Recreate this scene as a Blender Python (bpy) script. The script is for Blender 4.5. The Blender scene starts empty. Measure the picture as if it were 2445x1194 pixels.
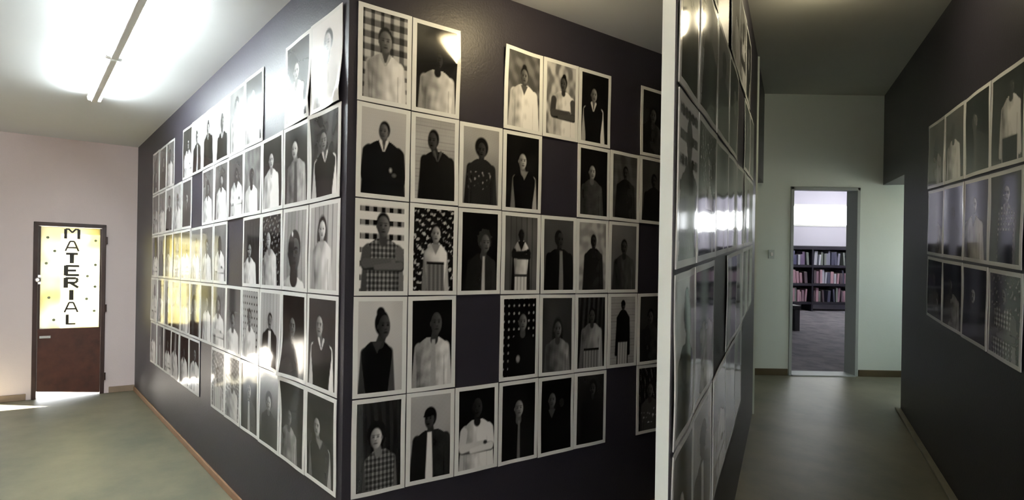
import bpy, bmesh, math, random
import numpy as np
from mathutils import Matrix, Vector

random.seed(7)
scene = bpy.context.scene
COL = scene.collection

# ------------------------------------------------------------------ camera, world, sun, exposure
W, H = 2445.0, 1194.0
FPX, PX, PY = 1250.0, 1050.0, 646.0
EYE = 1.6
th = math.atan(50.0 / 3080.0)
cam_d = bpy.data.cameras.new('camera')
cam_d.sensor_fit = 'HORIZONTAL'
cam_d.sensor_width = 36.0
cam_d.lens = 36.0 * FPX / W
cam_d.shift_x = (W / 2 - PX) / W
cam_d.shift_y = (PY - H / 2) / W
cam_d.clip_start = 0.02
cam = bpy.data.objects.new('camera', cam_d)
COL.objects.link(cam)
r_ = Vector((math.cos(th), 0, math.sin(th)))
u_ = Vector((-math.sin(th), 0, math.cos(th)))
b_ = Vector((0, -1, 0))
M = Matrix((r_, u_, b_)).transposed().to_4x4()
M.translation = Vector((0, 0, EYE))
cam.matrix_world = M
scene.camera = cam

world = bpy.data.worlds.new('sky')
scene.world = world
world.use_nodes = True
bgn = world.node_tree.nodes['Background']
bgn.inputs[0].default_value = (0.93, 0.97, 1.0, 1)
bgn.inputs[1].default_value = 4.0

vs = scene.view_settings
vs.view_transform = 'Standard'
vs.look = 'None'
vs.gamma = 1.0
vs.use_curve_mapping = False
vs.exposure = 1.8
try:
    scene.cycles.use_denoising = True
    scene.cycles.max_bounces = 10
    scene.cycles.diffuse_bounces = 6
    scene.cycles.sample_clamp_indirect = 6.0
    scene.cycles.caustics_reflective = False
except Exception:
    pass

# plan directions
uA = np.array([-0.6274, 0.7787])      # long wall, away from the corner
nA = np.array([-0.7787, -0.6274])
uB = np.array([0.8557, 0.5174])       # short wall, away from the corner
nB = np.array([0.5174, -0.8557])
Q = np.array([-0.4395, 2.43])         # the corner of the two dark walls
LA = 5.50
CE = Q + uA * LA                      # far end of the long wall
MR = 0.0868                           # slope of the ramped corridor
CS = 0.66668                          # corridor direction dx/dy
DC, DD = 0.308, 1.061                 # lateral offsets of the corridor walls
YE = 5.98                             # corridor end wall
ROOM_H = 3.115
COR_H = 3.21

sun_d = bpy.data.lights.new('sun', 'SUN')
sun_d.energy = 38.0
sun_d.angle = math.radians(0.6)
sun_d.color = (1.0, 0.93, 0.82)
sun = bpy.data.objects.new('sun', sun_d)
COL.objects.link(sun)
hdir = 0.82 * uB + 0.57 * nB
el = math.radians(22)
tdir = Vector((hdir[0] * math.cos(el), hdir[1] * math.cos(el), -math.sin(el)))
sun.rotation_euler = tdir.to_track_quat('-Z', 'Y').to_euler()
sun.location = (-8, 9, 8)


# ------------------------------------------------------------------ materials
def lin(c):
    return tuple((x / 12.92 if x <= 0.04045 else ((x + 0.055) / 1.055) ** 2.4) for x in c)


MATS = {}


def mat(name, rgb, rough=0.6, spec=0.5, noise=0.0, nscale=3.0, metallic=0.0, bump=0.0, bscale=60.0, rgb2=None, coat=0.0):
    if name in MATS:
        return MATS[name]
    m = bpy.data.materials.new(name)
    m.use_nodes = True
    nt = m.node_tree
    p = nt.nodes['Principled BSDF']
    p.inputs['Base Color'].default_value = (*rgb, 1)
    p.inputs['Roughness'].default_value = rough
    p.inputs['Specular IOR Level'].default_value = spec
    p.inputs['Metallic'].default_value = metallic
    p.inputs['Coat Weight'].default_value = coat
    if noise > 0 or rgb2:
        tc = nt.nodes.new('ShaderNodeTexCoord')
        nz = nt.nodes.new('ShaderNodeTexNoise')
        nz.inputs['Scale'].default_value = nscale
        nz.inputs['Detail'].default_value = 6
        nz.inputs['Roughness'].default_value = 0.6
        rp = nt.nodes.new('ShaderNodeValToRGB')
        a = rgb2 if rgb2 else tuple(c * (1 - noise) for c in rgb)
        b = rgb if rgb2 else tuple(min(1, c * (1 + noise)) for c in rgb)
        rp.color_ramp.elements[0].color = (*a, 1)
        rp.color_ramp.elements[1].color = (*b, 1)
        rp.color_ramp.elements[0].position = 0.32
        rp.color_ramp.elements[1].position = 0.68
        nt.links.new(tc.outputs['Object'], nz.inputs['Vector'])
        nt.links.new(nz.outputs['Fac'], rp.inputs['Fac'])
        nt.links.new(rp.outputs['Color'], p.inputs['Base Color'])
    if bump > 0:
        tc2 = nt.nodes.new('ShaderNodeTexCoord')
        n2 = nt.nodes.new('ShaderNodeTexNoise')
        n2.inputs['Scale'].default_value = bscale
        n2.inputs['Detail'].default_value = 3
        bp = nt.nodes.new('ShaderNodeBump')
        bp.inputs['Strength'].default_value = bump
        bp.inputs['Distance'].default_value = 0.01
        nt.links.new(tc2.outputs['Object'], n2.inputs['Vector'])
        nt.links.new(n2.outputs['Fac'], bp.inputs['Height'])
        nt.links.new(bp.outputs['Normal'], p.inputs['Normal'])
    MATS[name] = m
    return m


def emit(name, rgb, strength):
    m = bpy.data.materials.new(name)
    m.use_nodes = True
    p = m.node_tree.nodes['Principled BSDF']
    p.inputs['Base Color'].default_value = (*rgb, 1)
    p.inputs['Emission Color'].default_value = (*rgb, 1)
    p.inputs['Emission Strength'].default_value = strength
    MATS[name] = m
    return m


mat('charcoal', lin((0.188, 0.178, 0.212)), 0.42, 0.38, 0.06, 1.2, bump=0.12, bscale=90)
mat('white_wall', lin((0.93, 0.875, 0.87)), 0.7, 0.3, 0.025, 0.8, bump=0.08, bscale=70)
mat('library_white', lin((0.80, 0.79, 0.84)), 0.7, 0.3, 0.02, 0.8)
mat('white_trim', lin((0.93, 0.95, 0.93)), 0.55, 0.4)
mat('ceiling_white', lin((0.90, 0.91, 0.91)), 0.8, 0.2, 0.02, 0.7)
mat('corridor_ceiling', lin((0.80, 0.80, 0.76)), 0.8, 0.2, 0.03, 0.8)
mat('pale_green', lin((0.83, 0.87, 0.84)), 0.65, 0.4, 0.02, 0.8, bump=0.06, bscale=60)
mat('lino', lin((0.50, 0.48, 0.40)), 0.45, 0.45, rgb2=lin((0.38, 0.385, 0.33)), nscale=1.7, bump=0.05, bscale=25)
mat('carpet', lin((0.58, 0.56, 0.58)), 0.9, 0.1, rgb2=lin((0.46, 0.45, 0.48)), nscale=5, bump=0.3, bscale=200)
mat('lino_edge', lin((0.50, 0.49, 0.42)), 0.5, 0.4, 0.1, 6)
mat('ochre_trim', lin((0.60, 0.47, 0.36)), 0.5, 0.4, 0.1, 6)
mat('tan_trim', lin((0.60, 0.52, 0.44)), 0.5, 0.4, 0.1, 6)
mat('brown_trim', lin((0.33, 0.29, 0.20)), 0.45, 0.4, 0.1, 6)
mat('door_brown', lin((0.36, 0.20, 0.15)), 0.42, 0.5, rgb2=lin((0.27, 0.15, 0.11)), nscale=7, bump=0.1, bscale=20)
mat('door_dark', lin((0.24, 0.16, 0.14)), 0.45, 0.5, 0.15, 8)
mat('letter_dark', lin((0.16, 0.14, 0.10)), 0.5)
mat('spot_green', lin((0.62, 0.66, 0.52)), 0.5)
mat('steel', lin((0.80, 0.80, 0.80)), 0.25, 0.5, metallic=0.9)
mat('lamp_white', lin((0.90, 0.90, 0.88)), 0.45)
mat('paper', lin((0.90, 0.91, 0.90)), 0.16, 0.5)
mat('switch_white', lin((0.70, 0.74, 0.72)), 0.4)
mat('shelf_dark', lin((0.16, 0.15, 0.19)), 0.5, 0.4, 0.1, 8)
mat('stool_dark', lin((0.12, 0.11, 0.13)), 0.5)
mat('concrete', lin((0.80, 0.78, 0.74)), 0.8, 0.2, 0.05, 1.0)
mat('grey_frame', lin((0.62, 0.65, 0.64)), 0.5)
emit('tube_glow', (0.90, 0.98, 1.0), 54.0)
emit('library_tube', (0.95, 0.97, 1.0), 24.0)
emit('warm_glass', (1.0, 0.80, 0.46), 14.0)
emit('warm_glass_dim', (1.0, 0.86, 0.58), 15.0)

# frosted door pane: daylight shines through it
m = bpy.data.materials.new('frosted_pane')
m.use_nodes = True
nt = m.node_tree
nt.nodes.clear()
o_ = nt.nodes.new('ShaderNodeOutputMaterial')
tr = nt.nodes.new('ShaderNodeBsdfTranslucent')
gl = nt.nodes.new('ShaderNodeBsdfGlossy')
mx = nt.nodes.new('ShaderNodeMixShader')
tc = nt.nodes.new('ShaderNodeTexCoord')
nz = nt.nodes.new('ShaderNodeTexNoise')
rp = nt.nodes.new('ShaderNodeValToRGB')
nz.inputs['Scale'].default_value = 2.2
rp.color_ramp.elements[0].color = (0.30, 0.28, 0.15, 1)
rp.color_ramp.elements[1].color = (0.36, 0.36, 0.32, 1)
rp.color_ramp.elements[0].position = 0.38
rp.color_ramp.elements[1].position = 0.60
gl.inputs['Roughness'].default_value = 0.15
mx.inputs[0].default_value = 0.04
L = nt.links.new
L(tc.outputs['Object'], nz.inputs['Vector'])
L(nz.outputs['Fac'], rp.inputs['Fac'])
L(rp.outputs['Color'], tr.inputs['Color'])
L(tr.outputs[0], mx.inputs[1])
L(gl.outputs[0], mx.inputs[2])
L(mx.outputs[0], o_.inputs['Surface'])
MATS['frosted_pane'] = m

# clear window glass
m = bpy.data.materials.new('window_glass')
m.use_nodes = True
nt = m.node_tree
nt.nodes.clear()
o_ = nt.nodes.new('ShaderNodeOutputMaterial')
tr = nt.nodes.new('ShaderNodeBsdfTransparent')
gl = nt.nodes.new('ShaderNodeBsdfGlossy')
mx = nt.nodes.new('ShaderNodeMixShader')
gl.inputs['Roughness'].default_value = 0.02
mx.inputs[0].default_value = 0.06
nt.links.new(tr.outputs[0], mx.inputs[1])
nt.links.new(gl.outputs[0], mx.inputs[2])
nt.links.new(mx.outputs[0], o_.inputs['Surface'])
MATS['window_glass'] = m

# photographic print: printed tones held in the sheet's own colour layer, glossy paper
m = bpy.data.materials.new('photo_print')
m.use_nodes = True
nt = m.node_tree
p = nt.nodes['Principled BSDF']
at = nt.nodes.new('ShaderNodeVertexColor')
at.layer_name = 'print'
nt.links.new(at.outputs['Color'], p.inputs['Base Color'])
p.inputs['Roughness'].default_value = 0.10
p.inputs['Specular IOR Level'].default_value = 0.55
MATS['photo_print'] = m


# ------------------------------------------------------------------ mesh helpers
class MB:
    def __init__(s):
        s.v = []
        s.f = []

    def add(s, vs_, fs_):
        o = len(s.v)
        s.v += [tuple(float(c) for c in v) for v in vs_]
        s.f += [tuple(i + o for i in f) for f in fs_]
        return s

    def hexa(s, c8):
        return s.add(c8, [(0, 3, 2, 1), (4, 5, 6, 7), (0, 1, 5, 4), (1, 2, 6, 5), (2, 3, 7, 6), (3, 0, 4, 7)])

    def build(s, name, material, parent=None, smooth=False, bevel=0.0):
        me = bpy.data.meshes.new(name)
        vv = np.array(s.v)
        c = Vector((0, 0, 0))
        if parent is None:
            lo, hi = vv.min(0), vv.max(0)
            c = Vector(((lo[0] + hi[0]) / 2, (lo[1] + hi[1]) / 2, lo[2]))
        else:
            c = Vector(parent.matrix_basis.translation)
        me.from_pydata([tuple(np.array(v) - np.array(c)) for v in s.v], [], s.f)
        bm = bmesh.new()
        bm.from_mesh(me)
        bmesh.ops.recalc_face_normals(bm, faces=bm.faces)
        bm.to_mesh(me)
        bm.free()
        me.materials.append(MATS[material])
        if smooth:
            for q in me.polygons:
                q.use_smooth = True
        o = bpy.data.objects.new(name, me)
        COL.objects.link(o)
        if parent is None:
            o.location = c
        else:
            o.parent = parent
        if bevel > 0:
            b = o.modifiers.new('bevel', 'BEVEL')
            b.width = bevel
            b.segments = 2
            b.limit_method = 'ANGLE'
        return o


def thing(name, label, cat, loc=(0, 0, 0), group=None, kind=None):
    o = bpy.data.objects.new(name, None)
    COL.objects.link(o)
    o.location = Vector([float(c) for c in loc])
    o.empty_display_size = 0.1
    tag(o, label, cat, group, kind)
    return o


def tag(o, label=None, cat=None, group=None, kind=None):
    if label:
        o['label'] = label
    if cat:
        o['category'] = cat
    if group:
        o['group'] = group
    if kind:
        o['kind'] = kind
    return o


def flat(x, y):
    return 0.0


def ramp(x, y):
    return -0.05 + MR * y


class Frame:
    """wall coordinates: s along the wall, d off the wall, z up from the local floor"""
    def __init__(s, o, u, n, base=flat):
        s.o = np.array(o, float)
        s.u = np.array(u, float)
        s.n = np.array(n, float)
        s.base = base

    def pt(s, a, d, z):
        q = s.o + s.u * a + s.n * d
        return (q[0], q[1], z + s.base(q[0], q[1]))

    def box(s, mb, s0, s1, d0, d1, z0, z1):
        P = s.pt
        mb.hexa([P(s0, d0, z0), P(s1, d0, z0), P(s1, d1, z0), P(s0, d1, z0),
                 P(s0, d0, z1), P(s1, d0, z1), P(s1, d1, z1), P(s0, d1, z1)])
        return mb

    def lathe(s, mb, a, d, z, prof, n=20, axis='z'):
        """prof: list of (radius, offset along axis)"""
        vs_, fs_ = [], []
        for (r, h) in prof:
            for k in range(n):
                t = 2 * math.pi * k / n
                if axis == 'z':
                    vs_.append(s.pt(a + r * math.cos(t), d + r * math.sin(t), z + h))
                elif axis == 'd':
                    vs_.append(s.pt(a + r * math.cos(t), d + h, z + r * math.sin(t)))
                else:
                    vs_.append(s.pt(a + h, d + r * math.cos(t), z + r * math.sin(t)))
        m_ = len(prof)
        for i in range(m_ - 1):
            for k in range(n):
                fs_.append((i * n + k, i * n + (k + 1) % n, (i + 1) * n + (k + 1) % n, (i + 1) * n + k))
        fs_.append(tuple(range(n)))
        fs_.append(tuple((m_ - 1) * n + k for k in range(n)))
        mb.add(vs_, fs_)
        return mb


def wall(name, F, s0, s1, thick, z0, z1, material, openings=()):
    """solid wall behind d = 0, made of blocks around its openings (a, b, zlow, zhigh)"""
    mb = MB()
    ops = sorted(openings)
    cur = s0
    for (a, b, lo, hi) in ops:
        if a > cur:
            F.box(mb, cur, a, -thick, 0, z0, z1)
        if lo > z0:
            F.box(mb, a, b, -thick, 0, z0, lo)
        if hi < z1:
            F.box(mb, a, b, -thick, 0, hi, z1)
        cur = b
    if cur < s1:
        F.box(mb, cur, s1, -thick, 0, z0, z1)
    return tag(mb.build(name, material), kind='structure')


def slab(name, pts, z0, z1, base, material):
    vs_ = [(x, y, z0 + base(x, y)) for x, y in pts] + [(x, y, z1 + base(x, y)) for x, y in pts]
    n = len(pts)
    fs_ = [tuple(range(n)), tuple(range(n, 2 * n))] + [(i, (i + 1) % n, n + (i + 1) % n, n + i) for i in range(n)]
    mb = MB().add(vs_, fs_)
    o = mb.build(name, material)
    return tag(o, kind='structure')


def Cx(y):
    return CS * y - DC


def Dx(y):
    return CS * y + DD


uC = np.array([CS, 1.0]) / math.hypot(CS, 1)
nC = np.array([uC[1], -uC[0]])        # from the partition into the corridor
nD = -nC

FA = Frame(Q, uA, nA)
FB = Frame(Q, uB, nB)
FE = Frame(CE, uB, nB)                # far wall with the brown door; s runs negative to the left
P0 = np.array([Cx(1.375), 1.375])
FC = Frame(P0, uC, nC, ramp)          # partition
D0 = np.array([Dx(0.576), 0.576])
FD = Frame(D0, uC, nD, ramp)          # opposite corridor wall
FX = Frame((0, YE), (1, 0), (0, -1), ramp)      # corridor end wall
LIB_Y = 11.1
FL = Frame((0, LIB_Y), (1, 0), (0, -1), ramp)   # library back wall
FW = Frame((0, 0), (1, 0), (0, 1))              # world frame
FWR = Frame((0, 0), (1, 0), (0, 1), ramp)


def sC(y):
    return (y - 1.375) / uC[1]


def sD(y):
    return (y - 0.576) / uC[1]


# ------------------------------------------------------------------ structure
E2 = CE - uB * 3.2
LW = E2 - uA * 7.0
ycut = 0.576
room_poly = [tuple(E2 + (-0.1, 0.05)), tuple(CE + (0, 0.15)), tuple(Q + (0.05, 0.12)),
             (2.46, 4.24), (Cx(4.24) - 0.02, 4.24), (Cx(1.375), 1.375), (Cx(ycut), ycut), (Dx(ycut) + 0.05, ycut),
             (0.98, -0.2), (0.98, -2.6), (LW[0] - 0.1, -2.6), (LW[0] - 0.1, LW[1])]
room_poly[3] = (2.40, 4.20)
slab('floor', room_poly, -0.12, 0.0, flat, 'lino')
slab('ceiling', room_poly, ROOM_H, ROOM_H + 0.25, flat, 'ceiling_white')
cor_poly = [(Cx(ycut), ycut), (Cx(4.85) - 0.02, 4.85), (1.4, 4.85), (1.4, YE + 0.1), (6.7, YE + 0.1), (6.7, 4.85), (Dx(4.85) + 0.02, 4.85), (Dx(ycut), ycut)]
slab('floor_corridor', cor_poly, -0.15, 0.0, ramp, 'lino')
slab('ceiling_corridor', cor_poly, COR_H, COR_H + 0.2, ramp, 'corridor_ceiling')
lib_poly = [(3.0, YE + 0.1), (3.0, LIB_Y + 0.1), (12.0, LIB_Y + 0.1), (12.0, YE + 0.1)]
slab('floor_library', lib_poly, -0.15, 0.0, ramp, 'carpet')
slab('ceiling_library', lib_poly, 2.56, 2.76, ramp, 'ceiling_white')
slab('ground', [(-60, -40), (60, -40), (60, 60), (-60, 60)], -0.4, -0.14, flat, 'concrete')

wall('wall_left', FA, 0.0, LA, 0.2, 0.0, ROOM_H + 0.1, 'charcoal')
wall('wall_front', FB, 0.0, 3.36, 0.2, 0.0, ROOM_H + 0.1, 'charcoal')
DOOR_S0, DOOR_S1, DOOR_Z = -1.052, -0.330, 2.10
wall('wall_far', FE, -3.3, 0.12, 0.22, 0.0, ROOM_H + 0.1, 'white_wall',
     [(DOOR_S0, DOOR_S1, 0.0, DOOR_Z), (-2.40, -1.42, 0.0, 2.1)])
FLW = Frame(E2, -uA, -nA)
wall('wall_side', FLW, -0.1, 7.0, 0.2, 0.0, ROOM_H + 0.1, 'white_wall')
FLB = Frame(LW, (0, -1), (1, 0))
wall('wall_hall_side', FLB, 0.0, LW[1] + 2.5, 0.2, 0.0, ROOM_H + 0.1, 'white_wall', [(0.5, 1.7, 0.9, 2.2)])
wall('wall_back', Frame((0, -2.5), (1, 0), (0, 1)), LW[0] - 0.2, 1.1, 0.2, 0.0, ROOM_H + 0.1, 'white_wall', [(-1.2, -0.1, 1.05, 2.15)])
wall('wall_hall_end', Frame((0.9, -2.5), (0, 1), (-1, 0)), 0.0, 2.5 - 0.23, 0.2, 0.0, ROOM_H + 0.3, 'charcoal')

# partition between the room and the corridor (a thin board wall with a white edge strip)
TH = 0.06
YJ = 4.83                                          # where the partition stops, before the cross passage
wall('wall_partition', FC, 0.22, sC(YJ), TH, -0.25, COR_H + 0.1, 'charcoal')
mb = MB()
e_ = [FC.pt(0.0, 0.0, 0), (0.637, 1.525, 0), FC.pt(0.22, -TH, 0), FC.pt(0.22, 0.0, 0)]
mb.hexa([(q[0], q[1], -0.1) for q in e_] + [(q[0], q[1], 3.6) for q in e_])
tag(mb.build('trim_1', 'white_trim'), kind='structure')
mb = MB()                                          # dark paint carried round to the edge strip on the corridor face
FC.box(mb, 0.0, 0.22, 0.0, 0.003, -0.25, COR_H + 0.1)
tag(mb.build('trim_5', 'charcoal'), kind='structure')
wall('wall_lintel', FC, sC(YJ), sC(YE) + 0.02, TH, 2.19, COR_H + 0.1, 'charcoal')
# opposite corridor wall, its doorway just before the end wall
YJD = 4.875
wall('wall_right', FD, sD(-0.26), sD(YE) + 0.02, 0.2, -0.2, COR_H + 0.1, 'charcoal', [(sD(YJD), sD(YE) + 0.02, -0.2, 2.19)])
# cross passage shells
wall('wall_passage_left', Frame((1.5, 0), (0, 1), (1, 0), ramp), 4.7, YE + 0.1, 0.1, -0.2, COR_H + 0.1, 'pale_green')
wall('wall_passage_back', Frame((0, 4.80), (1, 0), (0, 1), ramp), 1.4, Cx(4.80) - 0.05, 0.1, -0.2, COR_H + 0.1, 'pale_green')
wall('wall_passage_right', Frame((6.5, 0), (0, 1), (-1, 0), ramp), 4.7, YE + 0.1, 0.1, -0.2, COR_H + 0.1, 'pale_green', [(5.0, 5.7, 1.0, 2.0)])
wall('wall_passage_inner', Frame((0, 4.82), (1, 0), (0, 1), ramp), Dx(4.82) + 0.24, 6.6, 0.1, -0.2, COR_H + 0.1, 'pale_green')
# headers where the ceilings change level
mb = MB()
FW.box(mb, Cx(ycut) - 0.02, Dx(ycut) + 0.1, ycut - 0.06, ycut, ROOM_H, ROOM_H + 0.3)
tag(mb.build('trim_2', 'ceiling_white'), kind='structure')
mb = MB()
FCf = Frame((Cx(ycut), ycut), uC, nC)
FCf.box(mb, 0, math.hypot(1.375 - ycut, Cx(1.375) - Cx(ycut)), -0.04, 0.0, ROOM_H, ROOM_H + 0.35)
tag(mb.build('trim_3', 'ceiling_white'), kind='structure')

# corridor end wall with its open doorway
def xat(px, y):
    return (px - PX) / FPX * y


EX0, EX1, EZ = 3.995, 4.785, 2.155
wall('wall_end', FX, 1.4, 6.6, 0.14, -0.2, COR_H + 0.1, 'pale_green', [(EX0, EX1, -0.2, EZ)])
mb = MB()
FX.box(mb, EX0 - 0.0, EX0 + 0.035, -0.15, 0.012, 0, EZ)
FX.box(mb, EX1 - 0.035, EX1, -0.15, 0.012, 0, EZ)
FX.box(mb, EX0, EX1, -0.15, 0.012, EZ - 0.035, EZ)
tag(mb.build('door_3', 'grey_frame', bevel=0.004), kind='structure')
mb = MB()
FX.box(mb, EX0 + 0.035, EX1 - 0.035, -0.15, 0.03, -0.01, 0.012)
tag(mb.build('trim_4', 'grey_frame'), kind='structure')

# baseboards
mb = MB()
FA.box(mb, -0.012, LA, 0, 0.014, 0, 0.055)
tag(mb.build('baseboard_left', 'ochre_trim', bevel=0.004), kind='structure')
mb = MB()
FB.box(mb, 0.0, 3.3, 0, 0.014, 0, 0.055)
tag(mb.build('baseboard_front', 'ochre_trim', bevel=0.004), kind='structure')
mb = MB()
FE.box(mb, -1.40, DOOR_S0 - 0.05, 0, 0.015, 0, 0.075)
FE.box(mb, DOOR_S1 + 0.05, 0, 0, 0.015, 0, 0.075)
tag(mb.build('baseboard_far', 'tan_trim', bevel=0.004), kind='structure')
mb = MB()
FX.box(mb, 1.5, EX0 - 0.01, 0, 0.015, 0, 0.075)
FX.box(mb, EX1 + 0.01, 6.4, 0, 0.015, 0, 0.075)
tag(mb.build('baseboard_end', 'brown_trim', bevel=0.004), kind='structure')
mb = MB()
FD.box(mb, sD(0.6), sD(YJD), 0, 0.04, 0, 0.02)
tag(mb.build('baseboard_right', 'lino_edge', bevel=0.004), kind='structure')

# library shell with its strip window
WX0, WX1 = 7.25, 11.2
wall('wall_library', FL, 3.0, 12.0, 0.2, -0.2, 2.8, 'library_white', [(WX0, WX1, 1.75, 2.22)])
wall('wall_library_left', Frame((3.1, 0), (0, 1), (1, 0), ramp), YE, LIB_Y + 0.1, 0.1, -0.2, 2.8, 'library_white')
wall('wall_library_right', Frame((11.9, 0), (0, 1), (-1, 0), ramp), YE, LIB_Y + 0.1, 0.1, -0.2, 2.8, 'library_white')
wall('wall_library_near', Frame((0, YE + 0.14), (1, 0), (0, 1), ramp), 6.6, 12.0, 0.14, -0.2, 2.8, 'library_white')
mb = MB()
FL.box(mb, WX0, WX1, -0.06, 0.012, 1.75, 1.785)
FL.box(mb, WX0, WX1, -0.06, 0.012, 2.185, 2.22)
FL.box(mb, WX0, WX0 + 0.04, -0.06, 0.012, 1.785, 2.185)
FL.box(mb, WX1 - 0.04, WX1, -0.06, 0.012, 1.785, 2.185)
win = tag(mb.build('window_1', 'lamp_white'), kind='structure')
nb = 4
for i in range(nb):
    a = WX0 + 0.04 + (WX1 - WX0 - 0.08) * i / nb
    b = WX0 + 0.04 + (WX1 - WX0 - 0.08) * (i + 1) / nb
    FL.box(MB_ := MB(), a, b, -0.04, -0.035, 1.785, 2.185)
    MB_.build('window_pane', 'window_glass', win)

# unseen window added at the right end of the cross passage to brighten the end wall
FPW = Frame((6.5, 0), (0, 1), (-1, 0), ramp)
mb = MB()
for (a, b, lo, hi) in ((5.0, 5.7, 1.0, 1.04), (5.0, 5.7, 1.96, 2.0), (5.0, 5.04, 1.04, 1.96), (5.66, 5.7, 1.04, 1.96)):
    FPW.box(mb, a, b, -0.08, 0.01, lo, hi)
pw = tag(mb.build('added_window_4', 'lamp_white'), kind='structure')
mb = MB()
FPW.box(mb, 5.04, 5.66, -0.05, -0.045, 1.04, 1.96)
mb.build('window_pane', 'window_glass', pw)

# hall window behind the viewer
mb = MB()
for (a, b, lo, hi) in ((0.5, 1.7, 0.9, 0.94), (0.5, 1.7, 2.16, 2.2), (0.5, 0.54, 0.94, 2.16), (1.66, 1.7, 0.94, 2.16), (1.08, 1.12, 0.94, 2.16)):
    FLB.box(mb, a, b, -0.12, 0.01, lo, hi)
hw = tag(mb.build('window_2', 'lamp_white'), kind='structure')
for a, b in ((0.54, 1.08), (1.12, 1.66)):
    mb = MB()
    FLB.box(mb, a, b, -0.07, -0.065, 0.94, 2.16)
    mb.build('window_pane', 'window_glass', hw)


FBK = Frame((0, -2.5), (1, 0), (0, 1))  # unseen back wall window, added as daylight for the short wall's prints
mb = MB()
for (a, b, lo, hi) in ((-1.2, -0.1, 1.05, 1.09), (-1.2, -0.1, 2.11, 2.15), (-1.2, -1.16, 1.09, 2.11), (-0.14, -0.1, 1.09, 2.11), (-0.67, -0.63, 1.09, 2.11)):
    FBK.box(mb, a, b, -0.12, 0.01, lo, hi)
hw = tag(mb.build('added_window_3', 'lamp_white'), kind='structure')
for a, b in ((-1.16, -0.67), (-0.63, -0.14)):
    mb = MB()
    FBK.box(mb, a, b, -0.07, -0.065, 1.09, 2.11)
    mb.build('window_pane', 'window_glass', hw)


# ------------------------------------------------------------------ brown door with glazed upper half
door = MB()
FE.box(door, DOOR_S0, DOOR_S0 + 0.045, -0.10, 0.02, 0, DOOR_Z)
FE.box(door, DOOR_S1 - 0.045, DOOR_S1, -0.10, 0.02, 0, DOOR_Z)
FE.box(door, DOOR_S0, DOOR_S1, -0.10, 0.02, DOOR_Z - 0.045, DOOR_Z)
door = tag(door.build('door_1', 'door_dark', bevel=0.004), kind='structure')
a0, a1 = DOOR_S0 + 0.047, DOOR_S1 - 0.047
G0, G1 = 0.815, 2.045
mb = MB()                                        # lower panel, its foot slanted up towards the latch side to shape the light strip below
zl, zr = 0.085, 0.012
P = FE.pt
mb.hexa([P(a0, -0.055, zl), P(a1, -0.055, zr), P(a1, -0.01, zr), P(a0, -0.01, zl),
         P(a0, -0.055, G0 - 0.01), P(a1, -0.055, G0 + 0.01), P(a1, -0.01, G0 + 0.01), P(a0, -0.01, G0 - 0.01)])
mb.build('door_panel', 'door_brown', door, bevel=0.004)
for (b0, b1) in ((a0, a0 + 0.018), (a1 - 0.018, a1)):
    mb = MB()
    FE.box(mb, b0, b1, -0.055, -0.01, G0, 2.052)
    mb.build('door_stile', 'door_dark', door)
mb = MB()
FE.box(mb, a0, a1, -0.055, -0.004, G0 - 0.03, G0 + 0.012)
mb.build('door_rail', 'door_brown', door)
mb = MB()
FE.box(mb, a0 + 0.018, a1 - 0.018, -0.036, -0.03, G0, 2.052)
mb.build('glass_pane', 'frosted_pane', door)
# stencilled letters down the pane, cut from flat bars: strokes in a unit box
STROKES = {
    'M': [((.06, 0), (.06, .95)), ((.94, 0), (.94, .95)), ((.06, .95), (.32, .95)), ((.68, .95), (.94, .95)), ((.28, .95), (.5, .62)), ((.5, .62), (.72, .95))],
    'A': [((.06, 0), (.36, .97)), ((.94, 0), (.64, .97)), ((.34, .97), (.66, .97)), ((.2, .34), (.8, .34))],
    'T': [((.10, .95), (.90, .95)), ((.5, 0), (.5, .95))],
    'E': [((.12, 0), (.12, 1)), ((.1, .95), (1, .95)), ((.1, .5), (.8, .5)), ((.1, .05), (1, .05))],
    'R': [((.12, 0), (.12, 1)), ((.1, .95), (.80, .95)), ((.80, .97), (.92, .75)), ((.92, .75), (.74, .5)), ((.1, .5), (.76, .5)), ((.42, .5), (.95, .02))],
    'I': [((.5, 0), (.5, 1))],
    'L': [((.25, 0), (.25, 1)), ((.22, .06), (.8, .06))],
}
word = 'MATERIAL'
gc = (a0 + a1) / 2 + 0.01
for i, ch in enumerate(word):
    zt = 2.035 - i * 0.149
    lw, hh = 0.15, 0.122
    th_ = 0.044 if ch in 'TERI' else 0.030
    mb = MB()
    for n_, ((x0, y0), (x1, y1)) in enumerate(STROKES[ch]):
        p0 = np.array([gc + (x0 - .5) * lw, zt - hh + y0 * hh])
        p1 = np.array([gc + (x1 - .5) * lw, zt - hh + y1 * hh])
        dv = (p1 - p0) / np.linalg.norm(p1 - p0)
        nv_ = np.array([-dv[1], dv[0]]) * (th_ if abs(dv[0]) < .3 else th_ * .6) / 2
        dd = -0.027 + 0.0006 * n_
        cs = [p0 - nv_, p1 - nv_, p1 + nv_, p0 + nv_]
        mb.hexa([FE.pt(c[0], dd, c[1]) for c in cs] + [FE.pt(c[0], dd + 0.003, c[1]) for c in cs])
    mb.build('letter', 'letter_dark', door)
for (du, z) in ((0.24, 1.90), (0.24, 1.60), (-0.25, 1.61), (0.16, 1.46), (0.24, 1.33), (0.155, 1.18), (0.235, 1.03), (-0.24, 1.92), (-0.17, 1.76), (-0.22, 1.20), (-0.17, 0.93)):
    mb = MB()
    FE.lathe(mb, gc + du, -0.028, z, [(0.014, -0.002), (0.016, 0.0), (0.010, 0.003)], 10, 'd')
    mb.build('glass_spot', 'spot_green', door)
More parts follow.
